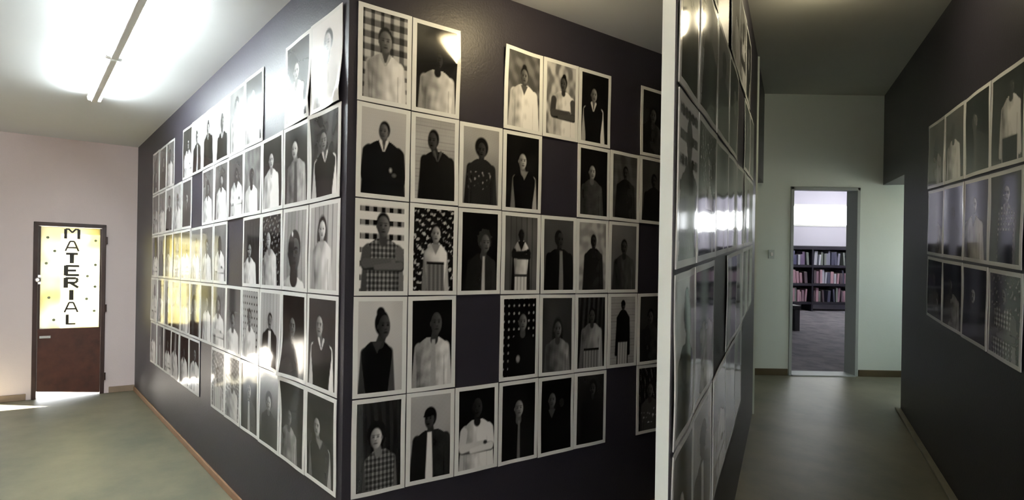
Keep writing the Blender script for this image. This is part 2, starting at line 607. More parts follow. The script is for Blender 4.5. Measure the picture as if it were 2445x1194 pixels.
for z in (0.17, 1.02, 1.86):
    mb = MB()
    FE.lathe(mb, DOOR_S1 + 0.004, 0.022, z, [(0.012, 0), (0.012, 0.09)], 10, 'z')
    mb.build('hinge', 'door_dark', door)
mb = MB()
FE.box(mb, a0 - 0.03, a0 + 0.03, -0.008, 0.0, 1.36, 1.47)
FE.lathe(mb, a0 + 0.005, 0.0, 1.415, [(0.012, 0), (0.012, 0.05), (0.026, 0.055), (0.028, 0.075), (0.018, 0.085)], 12, 'd')
mb.build('door_handle', 'steel', door)
mb = MB()
FE.box(mb, a0 + 0.02, a0 + 0.13, -0.01, -0.002, 0.715, 0.745)
mb.build('latch', 'steel', door, bevel=0.002)

# second door of the far wall: a plain unseen leaf, its foot gap shaped to let a sun patch in
mb = MB()
for (a, b, lo, hi) in ((-2.40, -2.355, 0, 2.1), (-1.465, -1.42, 0, 2.1), (-2.355, -1.465, 2.055, 2.1)):
    FE.box(mb, a, b, -0.16, 0.02, lo, hi)
d2 = tag(mb.build('door_2', 'door_dark'), kind='structure')
mb = MB()
FE.box(mb, -2.353, -1.467, -0.06, -0.01, 0.36, 2.053)
mb.build('door_panel', 'door_brown', d2, bevel=0.004)

# ------------------------------------------------------------------ lamps
FF = Frame(np.array([-3.073, 4.619]), -uA, np.array([0.7787, 0.6274]))     # along the long wall, towards the viewer
def batten(s0, s1, label):
    c = FF.pt((s0 + s1) / 2, 0, ROOM_H)
    t = thing('ceiling_light', label, 'light', c)
    mb = MB()
    FF.box(mb, s0, s1, -0.022, 0.022, ROOM_H - 0.085, ROOM_H)
    mb.build('housing', 'lamp_white', t, bevel=0.006)
    for e in (s0 - 0.004, s1 - 0.022):
        mb = MB()
        FF.box(mb, e, e + 0.026, -0.052, 0.052, ROOM_H - 0.075, ROOM_H - 0.025)
        mb.build('end_cap', 'lamp_white', t, bevel=0.01)
    for d in (-0.040, 0.040):
        mb = MB()
        FF.lathe(mb, s0 + 0.03, d, ROOM_H - 0.05, [(0.013, 0), (0.013, s1 - s0 - 0.06)], 12, 's')
        mb.build('tube', 'tube_glow', t, smooth=True)
    return t


batten(0.0, 1.22, 'white twin tube ceiling light near the brown glazed door')
batten(1.25, 2.47, 'white twin tube ceiling light farther from the brown glazed door')


def dome_lamp(F, x, y, z, glow, label):
    t = thing('ceiling_lamp', label, 'light', F.pt(x, y, z))
    mb = MB()
    F.lathe(mb, x, y, z - 0.03, [(0.13, 0.03), (0.14, 0.02), (0.14, 0.0), (0.12, 0.0)], 24)
    mb.build('base', 'lamp_white', t)
    mb = MB()
    F.lathe(mb, x, y, z - 0.03, [(0.12, 0.0)] + [(0.12 * math.cos(a), -0.10 * math.sin(a)) for a in (0.3, 0.6, 0.9, 1.2, 1.45)], 24)
    mb.build('shade', glow, t, smooth=True)
    return t


dome_lamp(FW, 0.60, 2.44, ROOM_H, 'warm_glass', 'round warm glass ceiling lamp in front of the short dark wall')
dome_lamp(FWR, 2.45, 3.20, COR_H, 'warm_glass_dim', 'round warm glass ceiling lamp in the corridor')
t = thing('ceiling_light', 'single tube ceiling light above the library bookcase', 'light', FWR.pt(8.2, 9.6, 2.56))
mb = MB()
FWR.box(mb, 7.2, 9.2, 9.57, 9.63, 2.50, 2.56)
mb.build('housing', 'lamp_white', t)
mb = MB()
FWR.lathe(mb, 7.25, 9.6, 2.47, [(0.02, 0), (0.02, 1.9)], 12, 's')
mb.build('tube', 'library_tube', t, smooth=True)


# ------------------------------------------------------------------ printed portraits (drawn as flat tones)
def sm(a, b, x):
    t = np.clip((x - a) / (b - a), 0, 1)
    return t * t * (3 - 2 * t)


def cover(d, w=0.012):
    return 1 - sm(-w, w, d)


def ell(X, Y, cx, cy, rx, ry):
    return (np.sqrt(((X - cx) / rx) ** 2 + ((Y - cy) / ry) ** 2) - 1) * np.minimum(rx, ry)


def cap(X, Y, x0, y0, x1, y1, r0, r1):
    dx, dy = x1 - x0, y1 - y0
    t = np.clip(((X - x0) * dx + (Y - y0) * dy) / (dx * dx + dy * dy + 1e-9), 0, 1)
    return np.hypot(X - x0 - t * dx, Y - y0 - t * dy) - (r0 + (r1 - r0) * t)


def wob(X, Y, sc, seed):
    rg = np.random.RandomState(seed)
    n = np.zeros_like(X)
    for k in range(7):
        a = rg.uniform(0, 6.28)
        fq = sc * rg.uniform(0.6, 1.9)
        n += np.sin(fq * (X * math.cos(a) + Y * math.sin(a)) + rg.uniform(0, 6.28))
    return n / 4.5


def backdrop(kind, a, b, X, Y, seed):
    base = np.full_like(X, a)
    n = wob(X, Y, 9, seed)
    if kind == 'plain':
        return base + (b - a) * Y + 0.03 * n
    if kind == 'mottle':
        return base + (b - a) * sm(-0.7, 0.8, wob(X, Y, 26, seed) + 0.5 * n)
    if kind == 'foliage':
        return base + (b - a) * sm(0.15, 0.75, wob(X, Y, 60, seed) + 0.4 * wob(X, Y, 130, seed + 1))
    if kind == 'plaid':
        gx = sm(0.0, 0.5, np.cos(X * 44) + 0.4 * np.cos(X * 92))
        gy = sm(0.0, 0.5, np.cos(Y * 44) + 0.4 * np.cos(Y * 92))
        return b + (a - b) * np.clip(0.55 * gx + 0.55 * gy, 0, 1)
    if kind == 'gingham':
        gx = sm(-0.2, 0.4, np.cos(X * 52 + 1))
        gy = sm(0.1, 0.5, np.cos(Y * 40))
        return b - (b - a) * np.clip(gy * (0.45 + 0.55 * gx), 0, 1)
    if kind == 'dots':
        gx = np.cos(X * 62)
        gy = np.cos(Y * 62)
        return a + (b - a) * sm(0.55, 0.9, gx * 0.5 + gy * 0.5)
    if kind == 'brick':
        row = np.floor(Y * 11)
        e = np.minimum(np.abs((Y * 11) % 1 - 0.5), np.abs((X * 6 + 0.5 * (row % 2)) % 1 - 0.5) * 2)
        return a + (b - a) * (1 - 0.7 * sm(0.40, 0.5, np.abs((Y * 11) % 1 - 0.5))) * (0.8 + 0.2 * sm(0, 0.1, e)) + 0.04 * n
    if kind == 'plank':
        st = np.abs((X * 9) % 1 - 0.5)
        return a + (b - a) * (1 - sm(0.36, 0.48, st)) * (0.75 + 0.25 * np.sin(np.floor(X * 9) * 5.3)) + 0.02 * n
    if kind == 'curtain':
        return a + (b - a) * (0.5 + 0.5 * np.sin(X * 55 + 2 * np.sin(Y * 3 + seed))) * (0.4 + 0.6 * Y)
    return base


def mixt(c, tone, w):
    return c + (tone - c) * w


def portrait(sp, U, V, seed):
    A = 0.66
    X, Y = U * A, V
    bk = sp.get('bg', ('plain', 0.2, 0.25))
    c = backdrop(bk[0], bk[1], bk[2], X, Y, seed)
    hx, hy, hr = sp.get('h', (0.5, 0.7, 0.11))
    hx *= A
    rx = hr * 0.74
    skin = sp.get('skin', 0.35)
    hair, ht = sp.get('hair', ('short', 0.08))
    cl = sp.get('cl', 0.3)
    sw = sp.get('sw', 0.36) * A
    turn = sp.get('turn', 0.0)
    cx = sp.get('bx', hx / A) * A
    cut = sp.get('cut', 'plain')
    lit = sp.get('lit', 1.0)
    ys = hy - 1.35 * hr                     # top of the shoulders
    # hair that falls behind
    if hair == 'long':
        c = mixt(c, ht, cover(ell(X, Y, hx, hy - 0.7 * hr, rx * 1.35, hr * 1.95), 0.02))
    if hair in ('afro', 'curly'):
        rr = 1.0 + (0.12 * wob(X, Y, 90, seed + 3) if hair == 'curly' else 0)
        c = mixt(c, ht, cover(ell(X, Y, hx, hy + 0.28 * hr, rx * 1.42 * rr, hr * 1.12 * rr), 0.015))
    # arms hanging at the sides
    sl = sp.get('sleeve', cl)
    arm_r = sw * 0.24
    for sg in (-1, 1):
        t2 = sl if cut in ('vest', 'jacket', 'plain', 'collar', 'print', 'vneck') else skin
        d = cap(X, Y, cx + sg * (sw - arm_r * 0.8), ys - 0.10, cx + sg * (sw + arm_r * 0.2), max(-0.2, ys - 0.62), arm_r * 1.1, arm_r * 0.85)
        sh = t2 * (1.0 + 0.18 * lit * sg)
        c = mixt(c, sh, cover(d))
    # torso
    k = np.clip((ys + 0.035 - Y) / 0.12, 0, 1)
    wdt = rx * 0.5 + (sw - rx * 0.5) * (0.55 * k + 0.45 * np.sqrt(k * (2 - k))) * (1 - 0.10 * np.clip((ys - 0.12 - Y) / 0.3, 0, 1))
    wdt = wdt - 0.16 * sw * np.clip((ys - 0.18 - Y) / 0.35, 0, 1) * (cut in ('tank', 'vest'))
    d = np.where(Y < ys + 0.03, np.abs(X - cx) - wdt, 1.0)
    tex = cl * (1 + 0.34 * lit * (X - cx) / sw + 0.14 * wob(X, Y, 24, seed + 5) + 0.07 * wob(X * 1.6, Y * .7, 34, seed + 6))
    pt = sp.get('pat')
    if pt == 'check':
        tex = cl * (0.55 + 0.5 * sm(-.3, .4, np.cos(X * 105)) + 0.4 * sm(-.3, .4, np.cos(Y * 100)))
    elif pt == 'stripe':
        tex = cl * (0.6 + 0.6 * sm(-.2, .3, np.cos(X * 120)))
    elif pt == 'print':
        tex = cl + 0.35 * sm(0.3, 0.8, wob(X, Y, 55, seed + 8)) * (np.abs(Y - ys + 0.25) < 0.12)
    body = cover(d, 0.010)
    c = mixt(c, tex, body)
    for sg in (-1, 1):                      # fold where the arm meets the body
        d = cap(X, Y, cx + sg * (sw * 0.72), ys - 0.2, cx + sg * (sw * 0.74), max(-0.1, ys - 0.6), 0.004, 0.006)
        c = mixt(c, cl * 0.55, 0.6 * cover(d, 0.012))
    low = sp.get('low')                     # trousers or skirt below the waist
    if low:
        lt, lv = low
        hipw = sw * 0.78
        d = np.maximum(np.abs(X - cx) - hipw, Y - lv)
        c = mixt(c, lt * (1 + 0.15 * np.sin(X * 90)), cover(d))
        c = mixt(c, lt * 0.25, cover(np.maximum(np.abs(X - cx) - hipw, np.abs(Y - lv) - 0.014), 0.006))
    # neck
    c = mixt(c, skin * 0.75, cover(cap(X, Y, hx, hy - 0.6 * hr, (hx + cx) / 2, ys - 0.0, rx * 0.52, rx * 0.6)))
    if cut in ('vneck', 'tank'):
        d = np.maximum(np.abs(X - cx) - (Y - (ys - 0.11)) * 0.6, Y - ys - 0.02)
        c = mixt(c, skin * 0.9, cover(d))
    if cut in ('collar', 'vest'):
        ctone = sp.get('ctone', 0.75)
        for sg in (-1, 1):
            d = cap(X, Y, cx + sg * rx * 0.62, ys + 0.02, cx + sg * 0.01, ys - 0.09, 0.022, 0.008)
            c = mixt(c, ctone, cover(d, 0.008))
    if cut == 'jacket':
        inn = sp.get('inner', 0.65)
        iw = sp.get('iw', 0.05)
        d = np.maximum(np.abs(X - cx - turn * 0.05) - iw * (0.6 + 0.8 * np.clip(ys - Y, 0, 0.5)), Y - ys)
        c = mixt(c, inn, cover(d, 0.01))
    # head
    if hair == 'bun':
        c = mixt(c, ht, cover(ell(X, Y, hx - turn * rx * 0.5, hy + 1.0 * hr, rx * 0.55, hr * 0.4)))
    if hair in ('short', 'bun', 'long', 'cap'):
        c = mixt(c, ht, cover(ell(X, Y, hx - turn * rx * 0.22, hy + 0.18 * hr, rx * 1.00, hr * 0.95)))
    fx = hx + turn * rx * 0.22
    face = ell(X, Y, fx, hy - 0.08 * hr, rx * (0.92 - 0.1 * abs(turn)), hr * 0.90)
    if hair != 'bald':
        hairline = hy + 0.54 * hr + 0.05 * np.cos((X - fx) / rx * 2)
        face = np.maximum(face, (Y - hairline) * 0.9)
    fshade = skin * (1 + 0.42 * lit * (X - fx) / rx + 0.10 * (Y - hy) / hr)
    fm = cover(face, 0.010)
    c = mixt(c, fshade, fm)
    # ear
    c = mixt(c, skin * 0.8, cover(ell(X, Y, fx - (0.9 if turn >= 0 else -0.9) * rx, hy - 0.1 * hr, rx * 0.14, hr * 0.2), 0.006))
    # eyes, brows, nose, mouth
    for sg in (-1, 1):
        ex = fx + (sg * 0.36 + turn * 0.22) * rx
        c = mixt(c, skin * 0.35, 0.85 * fm * cover(ell(X, Y, ex, hy + 0.02 * hr, rx * 0.17, hr * 0.075), 0.006))
        c = mixt(c, skin * 0.45, 0.7 * fm * cover(ell(X, Y, ex, hy + 0.20 * hr, rx * 0.24, hr * 0.05), 0.006))
    nx = fx + turn * 0.30 * rx
    c = mixt(c, skin * 1.25, 0.5 * fm * cover(cap(X, Y, nx, hy + 0.05 * hr, nx, hy - 0.22 * hr, rx * 0.08, rx * 0.12), 0.006))
    c = mixt(c, skin * 0.5, 0.7 * fm * cover(ell(X, Y, nx, hy - 0.30 * hr, rx * 0.17, hr * 0.05), 0.006))
    c = mixt(c, skin * 0.42, 0.8 * fm * cover(ell(X, Y, nx, hy - 0.54 * hr, rx * 0.30, hr * 0.075), 0.006))
    if hair == 'cap':
        c = mixt(c, ht, cover(np.maximum(ell(X, Y, hx, hy + 0.30 * hr, rx * 1.12, hr * 0.85), hy + 0.28 * hr - Y), 0.008))
        c = mixt(c, ht * 0.7, cover(cap(X, Y, hx, hy + 0.33 * hr, hx + (turn if turn else 0.6) * rx * 1.6, hy + 0.26 * hr, 0.012, 0.010), 0.006))
    # arms folded in front
    if sp.get('arms') == 'crossed':
        ya = ys - sp.get('ya', 0.30)
        at_ = skin if sp.get('bare') else sl * 0.92
        for sg in (-1, 1):
            c = mixt(c, (skin if sp.get('bare') else sl) * (1 + 0.1 * sg), cover(cap(X, Y, cx + sg * sw * 0.92, ys - 0.12, cx + sg * sw * 1.02, ya + 0.02, arm_r * 1.05, arm_r)))
        c = mixt(c, at_ * 0.45, cover(cap(X, Y, cx - sw, ya - 0.015, cx + sw, ya - 0.03, arm_r * 0.95, arm_r * 0.95)))
        c = mixt(c, at_, cover(cap(X, Y, cx - sw, ya, cx + sw * 0.55, ya + 0.03, arm_r * 0.9, arm_r * 0.6)))
        c = mixt(c, at_ * 1.08, cover(cap(X, Y, cx + sw, ya - 0.02, cx - sw * 0.4, ya - 0.045, arm_r * 0.8, arm_r * 0.5)))
        c = mixt(c, skin * 1.1, cover(ell(X, Y, cx + sw * 0.6, ya + 0.035, 0.035, 0.025)))
    for (bx, by, br, bt) in sp.get('blobs', ()):
        c = mixt(c, bt, cover(ell(X, Y, bx * A, by, br * 0.8, br), 0.015))
    c = c + 0.012 * wob(X, Y, 200, seed + 9)
    c = c + 0.10 * sm(0.28, 0.62, c)
    return np.clip(c, 0.015, 0.93)


def S(desc, bg, h, skin, hair, cl, **k):
    return dict(desc=desc, bg=bg, h=h, skin=skin, hair=hair, cl=cl, **k)


# short wall, keyed (row, column)
PB = {
    (0, 0): S('person in pale collared shirt before plaid', ('plaid', .16, .62), (.50, .68, .14), .36, ('short', .12), .66, sw=.40, cut='collar', ctone=.55),
    (0, 1): S('person in pale jacket before black', ('plain', .10, .08), (.52, .62, .12), .13, ('short', .06), .60, sw=.40),
    (0, 3): S('person in white blouse before grey mottle', ('mottle', .30, .42), (.50, .70, .11), .36, ('bun', .12), .80, sw=.40, cut='vneck'),
    (0, 4): S('person in white shirt, arms folded, bright', ('mottle', .40, .66), (.58, .74, .10), .28, ('bun', .10), .78, sw=.36, arms='crossed', bare=True, turn=-.4),
    (0, 5): S('person in black vest with white collar', ('plain', .10, .08), (.44, .70, .11), .45, ('short', .06), .07, sw=.36, cut='vest', sleeve=.72, turn=.3),
    (0, 7): S('dim person before black', ('plain', .14, .16), (.45, .62, .12), .30, ('long', .10), .18, sw=.34),
    (1, 0): S('person in black sweater before pale wall', ('plain', .58, .66), (.50, .75, .105), .34, ('short', .10), .07, sw=.40, cut='collar', arms='crossed', ya=.40, turn=-.5, blobs=((.66, .30, .03, .6),)),
    (1, 1): S('person in black jacket before pale brick', ('brick', .45, .56), (.44, .74, .12), .22, ('short', .10), .09, sw=.40, cut='collar', ctone=.3, bx=.56, turn=-.5),
    (1, 2): S('person in dark printed shirt, pale backdrop', ('plain', .46, .54), (.50, .72, .115), .20, ('afro', .10), .15, sw=.38, cut='print', pat='print'),
    (1, 3): S('person in black top with bare shoulders', ('plain', .08, .07), (.48, .66, .12), .50, ('bun', .05), .05, sw=.34, cut='tank', turn=.4, bx=.55),
    (1, 5): S('person in dim blouse before black', ('plain', .10, .08), (.42, .66, .115), .48, ('short', .07), .24, sw=.36, turn=.3),
    (1, 6): S('dark person before dim grey', ('mottle', .26, .34), (.52, .72, .10), .22, ('short', .12), .15, sw=.36),
    (1, 7): S('person in dark coat before dim grey', ('plain', .30, .24), (.50, .66, .11), .20, ('short', .10), .14, sw=.40),
    (2, 0): S('person in check shirt before bold gingham', ('gingham', .08, .80), (.52, .76, .135), .34, ('short', .12), .34, sw=.40, pat='check', arms='crossed', bare=True, ya=.26),
    (2, 1): S('person in white top before blossoms', ('foliage', .08, .62), (.55, .70, .11), .50, ('short', .06), .72, sw=.28, low=(.38, .34), cut='tank'),
    (2, 2): S('person in dark blazer before black', ('plain', .05, .05), (.63, .62, .13), .34, ('curly', .17), .14, sw=.38, cut='jacket', inner=.62, iw=.035, turn=.7, bx=.56),
    (2, 3): S('slim person in pale trousers, arms folded', ('plank', .24, .36), (.50, .76, .085), .12, ('bald', .1), .66, sw=.24, cut='tank', low=(.70, .20), arms='crossed', bare=True, ya=.16),
    (2, 4): S('person in open black jacket before grey', ('plain', .24, .30), (.52, .72, .12), .18, ('short', .09), .08, sw=.42, cut='jacket', inner=.45, turn=.8),
    (2, 5): S('person in dark clothes before pale wall', ('mottle', .48, .62), (.52, .72, .095), .17, ('short', .10), .14, sw=.32),
    (2, 6): S('person in grey shirt before grey', ('plain', .34, .42), (.50, .66, .11), .22, ('short', .12), .26, sw=.38),
    (3, 0): S('person in black sleeveless dress, pale wall', ('plain', .64, .70), (.55, .73, .145), .24, ('bun', .06), .05, sw=.34, cut='tank', turn=.7, bx=.42, sleeve=.3),
    (3, 1): S('person in pale hooded top before black', ('plain', .05, .05), (.58, .74, .145), .27, ('bald', .2), .62, sw=.42, cut='jacket', inner=.55, bx=.50, turn=.3),
    (3, 3): S('dim person before dotted black cloth', ('dots', .05, .55), (.58, .70, .12), .38, ('short', .08), .08, sw=.36, blobs=((.45, .22, .05, .5),)),
    (3, 4): S('person in pale blouse before dim grey', ('plain', .24, .22), (.50, .58, .12), .32, ('long', .15), .38, sw=.38, turn=.3),
    (3, 5): S('person in pale shirt before dark curtain', ('curtain', .10, .22), (.50, .74, .10), .24, ('short', .10), .46, sw=.36, low=(.44, .26)),
    (3, 6): S('small person in black jacket before brick', ('brick', .42, .56), (.50, .87, .07), .20, ('cap', .08), .08, sw=.25, low=(.60, .34)),
    (3, 7): S('dim person before dark violet', ('plain', .16, .20), (.45, .68, .11), .26, ('short', .10), .18, sw=.36),
    (4, 0): S('person with curls in check blouse', ('curtain', .10, .18), (.44, .60, .13), .58, ('curly', .07), .32, sw=.34, pat='check', turn=-.3, bx=.52),
    (4, 1): S('person in patterned cap and open jacket', ('plain', .52, .58), (.48, .72, .12), .22, ('cap', .07), .14, sw=.44, cut='jacket', inner=.80, iw=.06, turn=-.7, bx=.52),
    (4, 2): S('person in white sweater, arms folded', ('plain', .05, .05), (.50, .78, .14), .17, ('bald', .2), .78, sw=.40, arms='crossed', ya=.32),
    (4, 3): S('person in black jacket and pale scarf', ('plain', .07, .06), (.50, .68, .125), .42, ('short', .06), .08, sw=.38, cut='jacket', inner=.40, iw=.03, turn=.2),
    (4, 4): S('person in black with pale neckline', ('plain', .06, .07), (.36, .72, .115), .32, ('short', .06), .06, sw=.36, cut='vneck', blobs=((.68, .66, .07, .16),)),
    (4, 5): S('dim person before dark olive', ('plain', .12, .16), (.56, .80, .10), .22, ('long', .10), .10, sw=.36),
    (4, 7): S('person in leaf print before foliage', ('foliage', .12, .36), (.50, .64, .12), .30, ('short', .12), .30, sw=.38, pat='print', cut='print'),
}
# long wall
PA = {
    (0, 0): S('person in white coat before white wall', ('plain', .80, .84), (.56, .72, .14), .58, ('short', .28), .80, sw=.36, cut='jacket', inner=.6, turn=-.6, bx=.50),
    (0, 1): S('person in white shirt before dark grey', ('plain', .24, .30), (.44, .64, .12), .66, ('bald', .6), .84, sw=.38, cut='collar', ctone=.6),
    (1, 0): S('person in dark vest and white sleeves', ('mottle', .20, .32), (.44, .68, .125), .42, ('short', .14), .10, sw=.40, cut='vest', sleeve=.80, turn=.3, bx=.52),
    (1, 1): S('person in pale jacket turned aside', ('plain', .20, .24), (.46, .72, .125), .58, ('short', .06), .48, sw=.36, turn=-.5, bx=.52, cut='jacket', inner=.3),
    (1, 2): S('person in white overshirt before black', ('plain', .14, .18), (.44, .70, .12), .56, ('short', .10), .80, sw=.36, cut='collar', ctone=.6),
    (1, 3): S('person in white shirt before grey', ('mottle', .38, .46), (.46, .56, .12), .28, ('short', .14), .82, sw=.34),
    (2, 0): S('long-haired person in pale vest top', ('plank', .42, .66), (.46, .72, .125), .62, ('long', .10), .66, sw=.34, cut='tank'),
    (2, 1): S('dark close-up face above white collar', ('plank', .40, .56), (.50, .46, .26), .26, ('short', .14), .74, sw=.46, cut='plain', bx=.45, blobs=((.40, .70, .035, .8),)),
    (2, 2): S('profile person in pale shirt, busy backdrop', ('foliage', .14, .44), (.36, .66, .13), .55, ('short', .08), .62, sw=.34, turn=-.7, bx=.42),
    (2, 3): S('person in pale dress before black', ('curtain', .16, .24), (.40, .52, .11), .44, ('long', .14), .74, sw=.36),
    (3, 0): S('person in black vest, white sleeve showing', ('mottle', .10, .18), (.42, .70, .13), .46, ('afro', .10), .08, sw=.38, cut='vest', sleeve=.84, turn=-.2, bx=.5),
    (3, 1): S('dim long-haired person before black', ('plain', .12, .10), (.46, .62, .13), .36, ('long', .10), .22, sw=.36),
    (3, 2): S('person in white shirt and dark waistcoat', ('plank', .50, .62), (.50, .62, .10), .40, ('short', .07), .12, sw=.36, cut='jacket', inner=.80, iw=.07),
    (3, 3): S('person in pale dress before dotted cloth', ('dots', .55, .12), (.44, .60, .12), .40, ('short', .12), .78, sw=.38),
    (3, 4): S('person in pale shirt, dark upper backdrop', ('plain', .50, .24), (.46, .50, .12), .42, ('short', .12), .80, sw=.38),
    (4, 0): S('person turned aside, pale bare arm', ('mottle', .14, .22), (.40, .64, .12), .46, ('long', .08), .20, sw=.36, cut='tank', turn=-.3, bx=.5),
    (4, 1): S('seated person before dark grey', ('plain', .20, .16), (.36, .56, .11), .34, ('short', .08), .40, sw=.36),
    (4, 2): S('person in dark top before grey', ('plain', .16, .52), (.50, .60, .11), .46, ('afro', .10), .16, sw=.36),
    (4, 3): S('person in pale scarf before black', ('plain', .10, .14), (.50, .62, .12), .40, ('short', .06), .24, sw=.38, cut='jacket', inner=.55),
    (4, 4): S('person in pale print before pale leaves', ('foliage', .40, .66), (.48, .62, .12), .44, ('short', .16), .58, sw=.38),
    (4, 5): S('person in white before pale leaves', ('foliage', .44, .70), (.52, .60, .12), .46, ('short', .18), .70, sw=.36, pat='stripe'),
}
tones = ['pale', 'grey', 'dark']
rgA = random.Random(21)
missA = {(0, 2), (0, 9), (1, 7), (2, 4), (4, 6)}
lightrow = {0: (.50, .75), 1: (.30, .62), 2: (.18, .5), 3: (.25, .6), 4: (.08, .25)}
for r in range(5):
    for k in range(13):
        if (r, k) in PA or (r, k) in missA:
            continue
        if r == 0 and k >= 10:
            bt = rgA.uniform(.35, .5)
        elif r == 0 and k in (3, 4, 8):
            bt = rgA.uniform(.2, .5)
        else:
            bt = rgA.uniform(*lightrow[r])
        ct = rgA.choice([.1, .3, .55, .75, .8])
        if abs(ct - bt) < .2:
            ct = .8 if bt < .45 else .15
        nm = lambda v: 'pale' if v > .5 else ('grey' if v > .28 else 'dark')
        PA[(r, k)] = S('person in %s clothes before %s backdrop' % (nm(ct), nm(bt)), (rgA.choice(['plain', 'mottle', 'plain', 'plank', 'curtain']), bt, bt * rgA.uniform(.8, 1.2)),
                       (rgA.uniform(.42, .58), rgA.uniform(.6, .74), rgA.uniform(.1, .13)), rgA.uniform(.25, .5),
                       (rgA.choice(['short', 'short', 'afro', 'long', 'bun']), .1), ct, sw=rgA.uniform(.33, .4),
                       turn=rgA.choice([-.4, 0, 0, .4]), arms=rgA.choice([None, None, 'crossed']), cut=rgA.choice(['plain', 'collar', 'jacket', 'vneck']))
# corridor wall opposite the partition: (row, column) counted from its doorway
PD = {
    (0, 0): S('person in pale top before olive grey', ('plain', .34, .40), (.50, .64, .12), .28, ('long', .16), .46, sw=.34),
    (0, 1): S('person in white shirt before grey', ('plain', .30, .36), (.46, .70, .11), .26, ('short', .12), .74, sw=.34),
    (0, 2): S('dim person in dark jacket before black', ('plain', .06, .05), (.46, .66, .12), .36, ('short', .07), .18, sw=.38, cut='jacket', inner=.34),
    (0, 3): S('person in white shirt and dark trousers', ('plain', .20, .14), (.62, .82, .09), .30, ('short', .08), .78, sw=.28, low=(.06, .26)),
    (1, 0): S('person in grey dress before grey', ('plain', .24, .30), (.58, .64, .12), .24, ('short', .10), .40, sw=.36),
    (1, 1): S('person in violet grey before black', ('plain', .10, .12), (.48, .62, .12), .34, ('short', .07), .26, sw=.34),
    (1, 2): S('person in pale blouse with curls', ('mottle', .26, .36), (.42, .70, .13), .46, ('curly', .22), .64, sw=.40, cut='vneck'),
    (1, 3): S('long-haired person in check blouse', ('mottle', .22, .34), (.52, .78, .11), .52, ('long', .06), .36, sw=.30, pat='check', low=(.07, .34), cut='collar', ctone=.5),
    (2, 0): S('dim long-haired person in grey', ('plain', .08, .08), (.46, .66, .12), .32, ('long', .05), .34, sw=.34),
    (2, 1): S('person in pale sweater before black', ('plain', .08, .08), (.38, .66, .12), .36, ('short', .06), .44, sw=.38, bx=.5),
    (2, 2): S('dim person in dark shawl', ('mottle', .12, .18), (.42, .62, .11), .50, ('short', .10), .20, sw=.36),
    (2, 3): S('person in printed shirt before foliage', ('foliage', .24, .50), (.46, .74, .115), .40, ('short', .10), .46, sw=.38, pat='check', arms='crossed', bare=True),
}


def print_sheet(F, s0, s1, z0, z1, sp, seed, nu, nv, label, group, mir=False, curl=None):
    """one glossy sheet stuck to a wall: white paper border, printed picture inside it.
    u runs left to right as seen from the front, so mir swaps it where s runs right to left"""
    rg = random.Random(seed)
    ws, hz = s1 - s0, z1 - z0
    mu, mv = 0.024 / ws, 0.021 / hz
    p1, p2, p3, p4 = (rg.uniform(0, 6.28) for _ in range(4))
    am = rg.uniform(0.0015, 0.0035)
    tl = rg.uniform(-0.0035, 0.0035)          # hung a touch out of true

    def place(u, v):
        uu = 1 - u if mir else u
        d = 0.006 + am * (1 + 0.5 * math.sin(5.1 * u + p1) + 0.5 * math.sin(4.3 * v + p2) + 0.6 * math.sin(3.0 * (u + v) + p3) * math.sin(4 * u - 3 * v + p4))
        if curl:
            cu, cv, ca = curl
            d += ca * max(0.0, 1 - math.hypot(u - cu, (v - cv) * 1.3) / 0.75) ** 2
        return F.pt(s0 + ws * uu, d, z0 + hz * v + tl * (u - .5))

    us = np.linspace(mu, 1 - mu, nu)
    vs_ = np.linspace(mv, 1 - mv, nv)
    U, V = np.meshgrid(np.linspace(0, 1, nu), np.linspace(0, 1, nv))
    tone = portrait(sp, U, V, seed)
    verts = [place(u, v) for v in vs_ for u in us]
    faces = [(j * nu + i, j * nu + i + 1, (j + 1) * nu + i + 1, (j + 1) * nu + i) for j in range(nv - 1) for i in range(nu - 1)]
    # border ring + skirt back to the wall
    ring = [(us[i], mv) for i in range(nu)] + [(1 - mu, vs_[j]) for j in range(1, nv)] + \
           [(us[i], 1 - mv) for i in range(nu - 2, -1, -1)] + [(mu, vs_[j]) for j in range(nv - 2, 0, -1)]
    def outer(u, v):
        return ((u - .5) / (.5 - mu) * .5 + .5, (v - .5) / (.5 - mv) * .5 + .5)
    rv = [place(u, v) for u, v in ring]
    ro = [place(*outer(u, v)) for u, v in ring]
    n = len(ring)
    nrm = np.array([F.n[0], F.n[1], 0.0])
    rb = [tuple(np.array(q) - nrm * 0.0035) for q in ro]
    mb = MB()
    mb.v = [tuple(map(float, q)) for q in rv + ro + rb]
    mb.f = [(i, (i + 1) % n, n + (i + 1) % n, n + i) for i in range(n)] + [(n + i, n + (i + 1) % n, 2 * n + (i + 1) % n, 2 * n + i) for i in range(n)]
    sheet = mb.build('portrait_print', 'paper', smooth=False)
    tag(sheet, label, 'photo print', group)
    me = bpy.data.meshes.new('picture')
    loc = np.array(sheet.location)
    va = np.array(verts) - loc
    if mir:
        faces = [f[::-1] for f in faces]
    me.from_pydata(va.tolist(), [], faces)
    ca = me.color_attributes.new('print', 'FLOAT_COLOR', 'POINT')
    lt = np.where(tone <= 0.04045, tone / 12.92, ((tone + 0.055) / 1.055) ** 2.4).ravel()
    rgba = np.stack([lt * 1.0, lt * 1.0, lt * 0.985, np.ones_like(lt)], 1)
    ca.data.foreach_set('color', rgba.ravel().astype(np.float32))
    me.materials.append(MATS['photo_print'])
    me.polygons.foreach_set('use_smooth', [True] * len(me.polygons))
    o = bpy.data.objects.new('picture', me)
    COL.objects.link(o)
    o.parent = sheet
    return sheet


